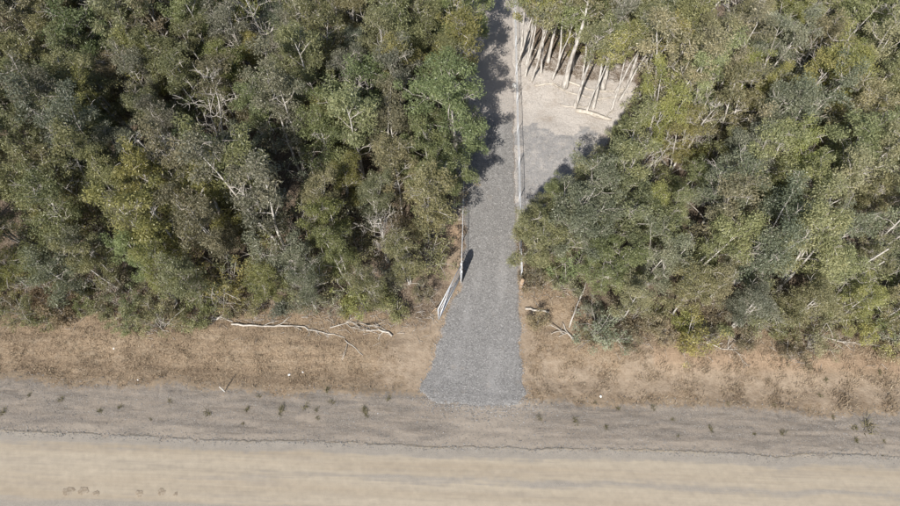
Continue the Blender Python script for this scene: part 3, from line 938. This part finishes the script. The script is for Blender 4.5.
lefts = sorted([b for b in bush if b[0] < XC and b[5]], key=lambda b: -b[0])
rights = sorted([b for b in bush if b[0] > XC and b[5]], key=lambda b: b[0])
kindname = {'olive': 'olive green', 'grey': 'grey-green', 'yellow': 'yellow-green', 'brown': 'brownish green', 'fresh': 'fresh green'}
for side, row in (('left', lefts), ('right', rights)):
    for i, b in enumerate(row):
        b.append('%s front-row tree along the verge ' + side + ' of the driveway, ' + nth(i) + ' from it')
lrow = sorted([b for b in bush if b[0] < XL and b[0] > XL - 3.4 and not b[5]], key=lambda b: b[1])
for i, b in enumerate(lrow):
    b.append('%s smaller tree close to the left driveway fence, ' + nth(i) + ' from the gate')
for b in bush:
    x, y, f, m, sc, edge = b[:6]
    k, c = leafcol(x, y)
    dead = rr.random() < (0.085 if x > XC else 0.04) and not edge
    if dead:
        side = 'left' if x < XC else 'right'
        lab = b[6] % 'bare grey dead' if len(b) > 6 else 'bare grey dead tree among the dense bush ' + side + ' of the driveway'
        place_tree('dead_tree', DEAD[m % 3], x, y, sc * 1.05, rr.uniform(0, 6.28), c, lab, None if len(b) > 6 else 'dead trees in the bush ' + side)
        continue
    if len(b) > 6:
        lab = b[6] % kindname[k]; grp = None
    else:
        side = 'left' if x < XC else 'right'
        depth = 'near the verge' if y - f < 8 else 'midway back' if y - f < 16 else 'far back'
        wide = 'towards the driveway' if abs(x - XC) < 11 else 'away from the driveway'
        lab = '%s tree in the dense %s bush, %s, %s' % (kindname[k], side, depth, wide)
        grp = '%s trees in the %s bush, %s, %s' % (kindname[k], side, depth, wide)
    place_tree('bushy_tree', BUSHY[m], x, y, sc, rr.uniform(0, 6.28), c, lab, grp, sz=sc * rr.uniform(0.92, 1.08), tilt=(rr.uniform(-.05, .05), rr.uniform(-.05, .05)))

# --- shrubs along the front of the bush, beside the fence and in the clearing
shr = []
for i in range(5000):
    x = rr.uniform(-36, 36)
    f = float(front_left(x) if x < XC else front_right(x))
    y = f + rr.gauss(0.35, 0.55)
    if XL - 3.4 < x < XR + 0.7:
        continue
    if not all((x - a) ** 2 + (y - b_) ** 2 > 1.05 ** 2 for a, b_ in [(s[0], s[1]) for s in shr]):
        continue
    m = rr.choice((0, 0, 1, 2, 2, 3, 4))
    if not crown_clear(x, y, SHRUB[m][2], 0.8, 0.05):
        continue
    u, v = seen_at(x, y, 1)
    ug, vg = seen_at(x, y, 0)
    if 205 < ug < 400 and vg > 316:
        continue
    if not -30 < u < 930:
        continue
    shr.append((x, y, m))
    if len(shr) > 78:
        break
for side in (-1, 1):
    row = sorted([s for s in shr if (s[0] < XC) == (side < 0)], key=lambda s: abs(s[0] - XC))
    for i, (x, y, m) in enumerate(row):
        k, c = leafcol(x, y)
        c = tuple(v * 1.1 for v in c)
        kn = kindname[k]
        if rr.random() < 0.36:
            kn = 'dry brown'; c = (0.27 * rr.uniform(.85, 1.1), 0.215, 0.15)
        place_shrub('shrub', SHRUB[m], x, y, rr.uniform(0.75, 1.15), rr.uniform(0, 6.28), c,
                    'low %s shrub at the bush foot %s of the driveway, %s from it' % (kn, 'left' if side < 0 else 'right', nth(i)))
und = []
for i in range(6000):
    x = rr.uniform(-34, 34); y = rr.uniform(15, 42)
    f = float(front_left(x) if x < XC else front_right(x))
    if XL - 1.4 < x < XR + 1.2 or (XL - 3.4 < x < XC and y < FL0.y + 1) or y < f + 1.2 or inside(x, y, clear_poly):
        continue
    u, v = seen_at(x, y, 2.0)
    if not (-10 < u < 910 and v > 0) or not crown_clear(x, y, 3.2, 1.2, 0.0):
        continue
    if any((x - a) ** 2 + (y - b_) ** 2 < 2.0 for a, b_, _ in placed) or any((x - a) ** 2 + (y - b_) ** 2 < 5.0 for a, b_ in und):
        if rr.random() < 0.985:
            continue
    und.append((x, y))
    if len(und) >= 150:
        break
for x, y in und:
    k, c = leafcol(x, y)
    side = 'left' if x < XC else 'right'
    place_shrub('understorey_shrub', SHRUB[rr.choice((1, 3, 3))], x, y, rr.uniform(1.0, 1.5), rr.uniform(0, 6.28), c,
                '%s understorey shrub half hidden between the trees of the %s bush' % (kindname[k], side), '%s understorey shrubs in the %s bush' % (kindname[k], side))
for (u, v, m, lab) in ((536, 325, 2, 'small green shrub beside the short log near the driveway'),
                       (590, 337, 2, 'low green shrub behind the forked bleached branch'),
                       (424, 296, 0, 'low shrub in shade behind the open gate')):
    p = ground_at(u, v)
    k, c = leafcol(p.x, p.y)
    place_shrub('shrub', SHRUB[m], p.x, p.y, 0.8, 1.0, c, lab)

# ------------------------------------------------------------------ fallen logs and branches
def fallen(pix, r0, r1, label, seed, twigs=4, lift=0.0, name='fallen_branch', cat='branch', mat='dead', forks=()):
    rng = np.random.default_rng(seed)
    K = np.array([tuple(ground_at(u, v)) for u, v in pix])
    seg = np.concatenate([[0], np.cumsum(np.linalg.norm(np.diff(K[:, :2], axis=0), axis=1))])
    m = max(6, int(seg[-1] / 0.35))
    s = np.linspace(0, seg[-1], m)
    P = np.stack([np.interp(s, seg, K[:, 0]), np.interp(s, seg, K[:, 1]), 0 * s], -1)
    P[1:-1, :2] += rng.normal(0, 0.035, (m - 2, 2))
    rad = r0 + (r1 - r0) * np.linspace(0, 1, m)
    rad *= 1 + rng.normal(0, 0.06, m)
    P[:, 2] = height(P[:, 0], P[:, 1]) + rad * 0.95 + 0.015 + lift * np.linspace(0, 1, m)
    o0 = P[0].copy(); o0[2] = float(height(o0[0], o0[1]))
    t = thing(name, label, cat, tuple(o0))
    tb = Tubes(); tb.tube(P - o0, rad, 7)
    obj('stem', tb.mesh('stem'), M[mat], t)
    if twigs:
        tw = Tubes()
        for q in range(twigs):
            i = rng.integers(int(m * 0.25), m - 1)
            d = P[min(i + 1, m - 1)] - P[i - 1]; d /= np.linalg.norm(d)
            d = d + rng.normal(0, 0.5, 3); d[2] = abs(d[2]) * 0.25
            L = rng.uniform(0.5, 1.5)
            w, _ = wander(P[i], d, L, 6, 0.16, 0.0, rng)
            w[:, 2] = np.maximum(w[:, 2], height(w[:, 0], w[:, 1]) + 0.02)
            tw.tube(w - o0, rad[i] * 0.5 * (1 - 0.7 * np.linspace(0, 1, 7)) + 0.006, 5)
            for q2 in range(2):
                w2, _ = wander(w[rng.integers(2, 5)], d + rng.normal(0, 0.6, 3), L * 0.45, 4, 0.2, 0.0, rng)
                w2[:, 2] = np.maximum(w2[:, 2], height(w2[:, 0], w2[:, 1]) + 0.02)
                tw.tube(w2 - o0, 0.012 * (1 - 0.5 * np.linspace(0, 1, 5)) + 0.004, 4)
        obj('twigs', tw.mesh('twigs'), M[mat], t)
    return t

fallen([(232, 325), (262, 327), (296, 326), (320, 332), (345, 338)], 0.065, 0.022, 'long bleached fallen branch lying along the bush edge left of the driveway', 1, 7)
fallen([(392, 336), (387, 330), (366, 331)], 0.065, 0.035, 'short curved bleached log at the bush edge nearest the driveway', 2, 4)
fallen([(212, 320), (222, 317), (233, 322)], 0.06, 0.03, 'small curved pale branch left of the long bleached branch', 3, 2)
fallen([(330, 328), (352, 322), (372, 326)], 0.04, 0.02, 'thin grey branch tangled in twigs behind the long bleached branch', 4, 9)
fallen([(345, 340), (363, 355)], 0.03, 0.015, 'thin dark stick on the sandy verge below the long bleached branch', 5, 1)
fallen([(525, 309.5), (549, 313)], 0.075, 0.065, 'short straight pale log on the ground right of the driveway', 6, 0, name='fallen_log', cat='log')
fallen([(573, 341), (566, 331), (562, 322)], 0.075, 0.025, 'forked bleached branch stub at the bush edge right of the short log', 7, 3)
fallen([(569, 328), (577, 308), (584, 287)], 0.05, 0.03, 'pale leaning fallen stem behind the forked bleached branch', 8, 2, lift=0.6, mat='twig')
fallen([(575, 112), (592, 115), (611, 121)], 0.17, 0.12, 'thick bleached log lying at the front of the clearing', 9, 2, name='fallen_log', cat='log')
fallen([(535, 86), (552, 84), (568, 92), (600, 100)], 0.08, 0.04, 'long pale fallen branch across the middle of the clearing', 10, 6)
fallen([(566, 82), (600, 92), (640, 88)], 0.09, 0.05, 'pale fallen trunk behind the row of clearing trunks', 11, 5)
fallen([(598, 100), (625, 95), (645, 93)], 0.06, 0.03, 'thin pale fallen branch at the right of the clearing', 12, 5)
fallen([(560, 105), (575, 108), (590, 107)], 0.05, 0.03, 'thin pale stick lying in front of the thick grey trunk', 13, 3)
fallen([(612, 230), (640, 200), (655, 190)], 0.06, 0.03, 'grey branch lodged under the big spreading green tree', 14, 4)
fallen([(818, 335), (845, 343), (880, 346)], 0.05, 0.02, 'thin grey branch at the bush edge on the far right', 15, 5)
fallen([(700, 342), (722, 350), (740, 349)], 0.05, 0.02, 'short grey branch at the bush edge right of centre', 16, 4)

# standing pale dead pole leaning out on the right
p = ground_at(826, 296)
t = thing('dead_tree', 'pair of bare pale poles leaning out of the bush on the far right', 'dead tree', tuple(p))
for q, (dx, dy, L) in enumerate(((1.0, 0.7, 6.0), (0.75, 1.0, 5.2))):
    tb = Tubes()
    w_, _ = wander((0.1 * q, 0.15 * q, -0.3), (0.10 * dx, 0.10 * dy, 1), L, 8, 0.04, 0.0, np.random.default_rng(60 + q))
    tb.tube(w_, 0.085 * (1 - 0.6 * np.linspace(0, 1, 9)), 6)
    obj('pole', tb.mesh('pole'), M['bark'], t)

# ------------------------------------------------------------------ weed tufts on the shoulder
WEEDS = [(209, 414, 1.3), (247, 410, 1.0), (281, 409, 1.6), (305, 408, 1.2), (317, 411, .9), (364, 411, 1.7), (328, 390, 1.1), (333, 402, 1.0), (121, 408, .9), (101, 412, 1.0),
         (62, 400, 1.1), (30, 396, .8), (170, 400, .9), (388, 400, .9), (318, 419, .8), (243, 424, .6), (3, 414, 1.2), (152, 420, .6), (260, 396, .7),
         (540, 419, 1.1), (575, 420, 1.2), (605, 428, .9), (618, 408, .9), (653, 408, 1.1), (672, 420, .8), (709, 428, 1.1), (678, 436, .7), (782, 434, 1.2), (866, 425, 2.3), (853, 428, 1.2),
         (832, 417, .8), (855, 441, 1.0), (754, 435, .7), (727, 404, .7), (774, 405, .8), (883, 442, .8), (820, 395, .8), (880, 371, 1.0), (826, 379, .9), (595, 402, .6)]
def weed_mesh(seed):
    global RNG
    sv = RNG; RNG = np.random.default_rng(seed)
    nclump = 5
    a = RNG.normal(0, 0.09, (nclump, 2))
    V, F = blades(a[:, 0], a[:, 1], np.full(nclump, -0.01), 14, 0.06, 0.20, 0.013, 0.06, 1.3)
    me = mesh_np('weed_%d' % seed, V, F)
    add_attr(me, 'tint', np.repeat(np.clip(RNG.normal(0.42, 0.25, len(F)), 0, 1), 3))
    me.materials.append(M['weed'])
    RNG = sv
    return me
WM = [weed_mesh(800 + i) for i in range(6)]
for side in (-1, 1):
    row = [w_ for w_ in WEEDS if (w_[0] < 470) == (side < 0)]
    row = sorted(row, key=lambda w_: abs(ground_at(w_[0], w_[1]).x - XC))
    for i, (u, v, s) in enumerate(row):
        p = ground_at(u, v)
        o = bpy.data.objects.new('weed_tuft', WM[(i * 5 + (side > 0)) % 6])
        COL.objects.link(o)
        o.location = (p.x, p.y, float(height(p.x, p.y)) + 0.02)
        o.rotation_euler = (0, 0, random.uniform(0, 6.28)); o.scale = (s * 0.85, s * 0.85, s * 0.8)
        size = 'large' if s > 1.5 else 'small' if s < 0.9 else 'middling'
        tag(o, '%s olive weed tuft on the verge %s of the driveway, %s from it' % (size, 'left' if side < 0 else 'right', ORD[i]), 'weed', 'weed tufts on the shoulder')

# ------------------------------------------------------------------ fences along the driveway
def fence(name, x, y0, y1, hgt, label, step=3.0, first_timber=False, jitter=0.012):
    t = thing(name, label, 'fence', (x, y0, float(height(x, y0))))
    z0 = t.location.z
    n = int((y1 - y0) / step)
    ys = [y0 + i * step for i in range(n + 1)]
    rng = np.random.default_rng(int(abs(x) * 100))
    tops = []
    pm = None
    for i, yy in enumerate(ys):
        dx = rng.normal(0, jitter); zz = float(height(x, yy)) - z0
        pt = Tubes()
        pt.tube([(0, 0, -0.3), (0, 0, 0.3), (0, 0, hgt)], [0.028, 0.028, 0.027], 8)
        if pm is None:
            pm = pt.mesh('post')
        o = obj('post', pm, M['galv'], t, (dx, yy - y0, zz))
        tops.append((dx, yy - y0, zz))
    tops = np.array(tops)
    for hh, r_, nm in ((hgt - 0.03, 0.019, 'top_rail'), (hgt * 0.66, 0.005, 'wire'), (hgt * 0.36, 0.005, 'wire'), (0.08, 0.005, 'wire')):
        tb = Tubes()
        P = tops.copy(); P[:, 2] += hh; P[:, 0] += 0.0
        tb.tube(P, np.full(len(P), r_), 6)
        obj(nm, tb.mesh(nm), M['galv'] if nm == 'top_rail' else M['wire'], t)
    # woven mesh between the posts
    tb = Tubes()
    yy = np.arange(0, ys[-1] - y0, 0.3)
    xx = np.interp(yy, tops[:, 1], tops[:, 0]); zz = np.interp(yy, tops[:, 1], tops[:, 2])
    for a_, b_, c_ in zip(xx, yy, zz):
        tb.tube([(a_, b_, c_ + 0.05), (a_, b_ + 0.01, c_ + hgt - 0.04)], [0.0025, 0.0025], 3, False)
    for hh in np.arange(0.15, hgt - 0.05, 0.15):
        P = np.stack([xx, yy, zz + hh], -1)
        tb.tube(P, np.full(len(P), 0.0025), 3, False)
    o = obj('woven_mesh', tb.mesh('woven_mesh'), M['wire'], t)
    o['kind'] = 'stuff'
    return t
fence('fence', XL, FL0.y, 52, 1.25, 'galvanised mesh fence along the left side of the driveway, half hidden by trees')
fence('fence', XR, FR0.y + 0.9, 56, 1.25, 'galvanised mesh fence along the right side of the driveway')

# timber strainer post at the road end of the right fence
t = thing('timber_post', 'short thick timber post at the road end of the right fence', 'post', (XR, FR0.y + 0.25, float(height(XR, FR0.y + 0.25))))
tb = Tubes(); tb.tube([(0, 0, -0.3), (0, 0, 0.5), (0.02, 0, 1.2), (0.02, 0, 1.26)], [0.13, 0.125, 0.12, 0.09], 10)
obj('shaft', tb.mesh('shaft'), M['timber'], t)
tb = Tubes()
for zz in (0.45, 0.85):
    a = np.linspace(0, 2 * math.pi, 13)
    tb.tube(np.stack([np.cos(a) * 0.128 + 0.01, np.sin(a) * 0.128, np.full(13, zz)], -1), np.full(13, 0.006), 4, False)
obj('wire_tie', tb.mesh('wire_tie'), M['wire'], t)

# open farm gate swung towards the road on the left
g0 = ground_at(460, 279); g1 = ground_at(438.5, 321)
gv = g1 - g0; GL = gv.length; ga = math.atan2(gv.y, gv.x)
gate = thing('farm_gate', 'open galvanised farm gate swung out to the road on the left', 'gate', (g0.x, g0.y, float(height(g0.x, g0.y))), ga)
def pipe(name, pts, r_, parent, mat='galv', sides=8):
    tb = Tubes(); tb.tube(pts, np.full(len(pts), r_), sides)
    return obj(name, tb.mesh(name), M[mat], parent)
GH = 1.75
fr = [(0, 0, .12), (0, 0, GH), (GL, 0, GH), (GL, 0, .12)]
for a_, b_ in ((0, 1), (1, 2), (2, 3), (3, 0)):
    pipe('frame_pipe', [fr[a_], fr[b_]], 0.028, gate)
for zz in (0.62, 1.18):
    pipe('rail', [(0.03, 0.003, zz), (GL - 0.03, 0.003, zz)], 0.018, gate)
pipe('brace', [(0.05, 0.024, 0.16), (GL * 0.5, 0.024, GH - 0.03)], 0.02, gate)
pipe('brace', [(GL * 0.5, 0.024, GH - 0.03), (GL - 0.05, 0.024, 0.16)], 0.02, gate)
pipe('upright', [(GL * 0.5, -0.02, 0.12), (GL * 0.5, -0.02, GH)], 0.018, gate)
tb = Tubes()
for q in np.arange(0.12, GL - 0.05, 0.12):
    tb.tube([(q, 0.0, 0.14), (q, 0.0, GH - 0.03)], [0.0025, 0.0025], 3, False)
for q in np.arange(0.24, GH - 0.05, 0.12):
    tb.tube([(0.03, 0.004, q), (GL - 0.03, 0.004, q)], [0.0025, 0.0025], 3, False)
o = obj('woven_mesh', tb.mesh('woven_mesh'), M['wire'], gate)
o['kind'] = 'stuff'
pipe('hinge', [(-0.10, 0, 0.35), (0.02, 0, 0.35)], 0.02, gate)
pipe('hinge', [(-0.10, 0, 1.5), (0.02, 0, 1.5)], 0.02, gate)
gp_ = thing('gate_post', 'steel post that the open farm gate hangs on', 'post', (XL - 0.02, g0.y + 0.12, float(height(XL, g0.y))))
pipe('shaft', [(0, 0, -0.3), (0, 0, 1.85)], 0.055, gp_, 'galv', 10)
pipe('cap', [(0, 0, 1.852), (0, 0, 1.89)], 0.066, gp_, 'galv', 10)
st_ = ground_at(431, 311)
sp = thing('gate_stop', 'leaning timber stake behind the free end of the open gate', 'stake', (st_.x, st_.y, float(height(st_.x, st_.y))))
pipe('shaft', [(0, 0, -0.2), (0.35, -0.15, 0.95)], 0.035, sp, 'timber', 7)

# solid dark sheet on edge beside the left gate post (its black shadow falls on the gravel)
py_ = ground_at(461.5, 283).y
sh = thing('sheet_panel', 'upright narrow dark metal sheet on edge beside the left fence end', 'panel', (XL + 0.08, py_, float(height(XL + 0.08, py_))))
prof = [(0, -.02), (1.35, -.02), (1.35, 0.85), (1.22, 1.25), (0.8, 1.72), (0.35, 1.95), (0.08, 2.0), (0, 1.94)]
V = [(-0.012, a_, b_) for a_, b_ in prof] + [(0.012, a_, b_) for a_, b_ in prof]
k = len(prof)
me = bpy.data.meshes.new('sheet')
me.from_pydata(V, [], [tuple(range(k))[::-1], tuple(range(k, 2 * k))] + [(i, (i + 1) % k, (i + 1) % k + k, i + k) for i in range(k)])
obj('sheet', me, M['darksheet'], sh)
pipe('stay', [(-0.04, 0.1, -0.2), (-0.04, 0.1, 1.5)], 0.022, sh)
pipe('stay', [(-0.04, 1.2, -0.2), (-0.04, 1.2, 0.8)], 0.022, sh)

# white lump at the foot of the right fence beside the clearing
def rock(name, u, v, s, mat, label, cat, seed, parent=None):
    rng = np.random.default_rng(seed)
    import bmesh
    bm = bmesh.new()
    bmesh.ops.create_icosphere(bm, subdivisions=2, radius=1.0)
    for vv in bm.verts:
        d = 1 + 0.22 * math.sin(3 * vv.co.x + seed) * math.cos(2.5 * vv.co.y + 1.3 * seed) + rng.normal(0, 0.05)
        vv.co = Vector((vv.co.x * s[0] * d, vv.co.y * s[1] * d, vv.co.z * s[2] * d))
    me = bpy.data.meshes.new(name); bm.to_mesh(me); bm.free()
    p = ground_at(u, v)
    o = obj(name, me, M[mat], None, (p.x, p.y, float(height(p.x, p.y)) + s[2] * 0.35))
    o.rotation_euler = (0, 0, seed)
    return tag(o, label, cat)
rock('pale_rock', 514.5, 87, (0.20, 0.17, 0.2), 'white', 'white boulder at the foot of the right fence beside the clearing', 'rock', 3)
rock('pale_rock', 288.5, 374, (0.084, 0.063, 0.049), 'white', 'small white stone on the brown verge near the gravel', 'rock', 4)
rock('pale_rock', 601, 396, (0.077, 0.063, 0.042), 'white', 'small white stone on the sand right of the driveway', 'rock', 5)
rock('pale_rock', 302, 371, (0.07, 0.049, 0.035), 'white', 'white pebble right of the small white stone on the verge', 'rock', 6)
rock('pale_rock', 113, 348, (0.056, 0.049, 0.035), 'white', 'tiny white stone far left on the verge', 'rock', 8)
rock('pale_rock', 138, 380, (0.063, 0.042, 0.035), 'white', 'small white stone at the verge edge on the far left', 'rock', 9)

# brown mud clods pressed on the road
for i, (u, v, a_, b_, lab) in enumerate(((70, 492, .36, .27, 'darkest brown mud clod on the road at the lower left'), (85, 491.5, .30, .26, 'round brown mud clod beside the darkest one'),
                        (98, 494, .2, .18, 'faint mud smear right of the two brown mud clods'), (141, 494, .24, .2, 'faint brown mud lump, leftmost of the right three'),
                        (163, 492.5, .26, .2, 'brown mud lump in the middle of the right three'), (177, 495, .13, .13, 'smallest brown mud lump, rightmost of the row'))):
    rng = np.random.default_rng(900 + i)
    nr, ns = 7, 22
    p = ground_at(u, v); V = [(0, 0, 0.012)]; F = []
    an = np.arange(ns) / ns * 6.2832
    wob = 1 + 0.12 * np.sin(an * 2 + i) + 0.10 * np.sin(an * 3 + 2 * i) + 0.09 * np.sin(an * 5 + 3 * i) + 0.08 * np.sin(an * 8 + i)
    for r_ in range(1, nr + 1):
        q = r_ / nr
        for s_ in range(ns):
            V.append((math.cos(an[s_]) * a_ * q * wob[s_], math.sin(an[s_]) * b_ * q * wob[s_], 0.011 * (1 - q ** 3) + rng.normal(0, 0.003) - (0.02 if r_ == nr else 0)))
    hz = float(height(p.x, p.y))
    V = [(a__, b__, c__ + float(height(p.x + a__, p.y + b__)) - hz) for a__, b__, c__ in V]
    F += [(0, 1 + s_, 1 + (s_ + 1) % ns) for s_ in range(ns)]
    for r_ in range(nr - 1):
        F += [(1 + r_ * ns + s_, 1 + (r_ + 1) * ns + s_, 1 + (r_ + 1) * ns + (s_ + 1) % ns, 1 + r_ * ns + (s_ + 1) % ns) for s_ in range(ns)]
    me = bpy.data.meshes.new('mud_clod'); me.from_pydata(V, [], F)
    for pl in me.polygons:
        pl.use_smooth = True
    tag(obj('mud_clod', me, M['mud'], None, (p.x, p.y, float(height(p.x, p.y)) + 0.030)), lab, 'mud')

# thin white marker stake on the left shoulder
p = ground_at(225, 392)
mk = thing('marker_stake', 'thin white marker stake standing on the gravel shoulder', 'stake', (p.x, p.y, float(height(p.x, p.y))))
me = bpy.data.meshes.new('shaft')
w_ = 0.022
me.from_pydata([(sx * w_, sy * 0.012, z_) for z_ in (-0.2, 0.95) for sx, sy in ((-1, -1), (1, -1), (1, 1), (-1, 1))] + [(0, 0, 1.0)], [],
               [(0, 1, 5, 4), (1, 2, 6, 5), (2, 3, 7, 6), (3, 0, 4, 7), (4, 5, 8), (5, 6, 8), (6, 7, 8), (7, 4, 8), (3, 2, 1, 0)])
obj('shaft', me, M['white'], mk)
print('bush trees', len(bush), 'shrubs', len(shr))
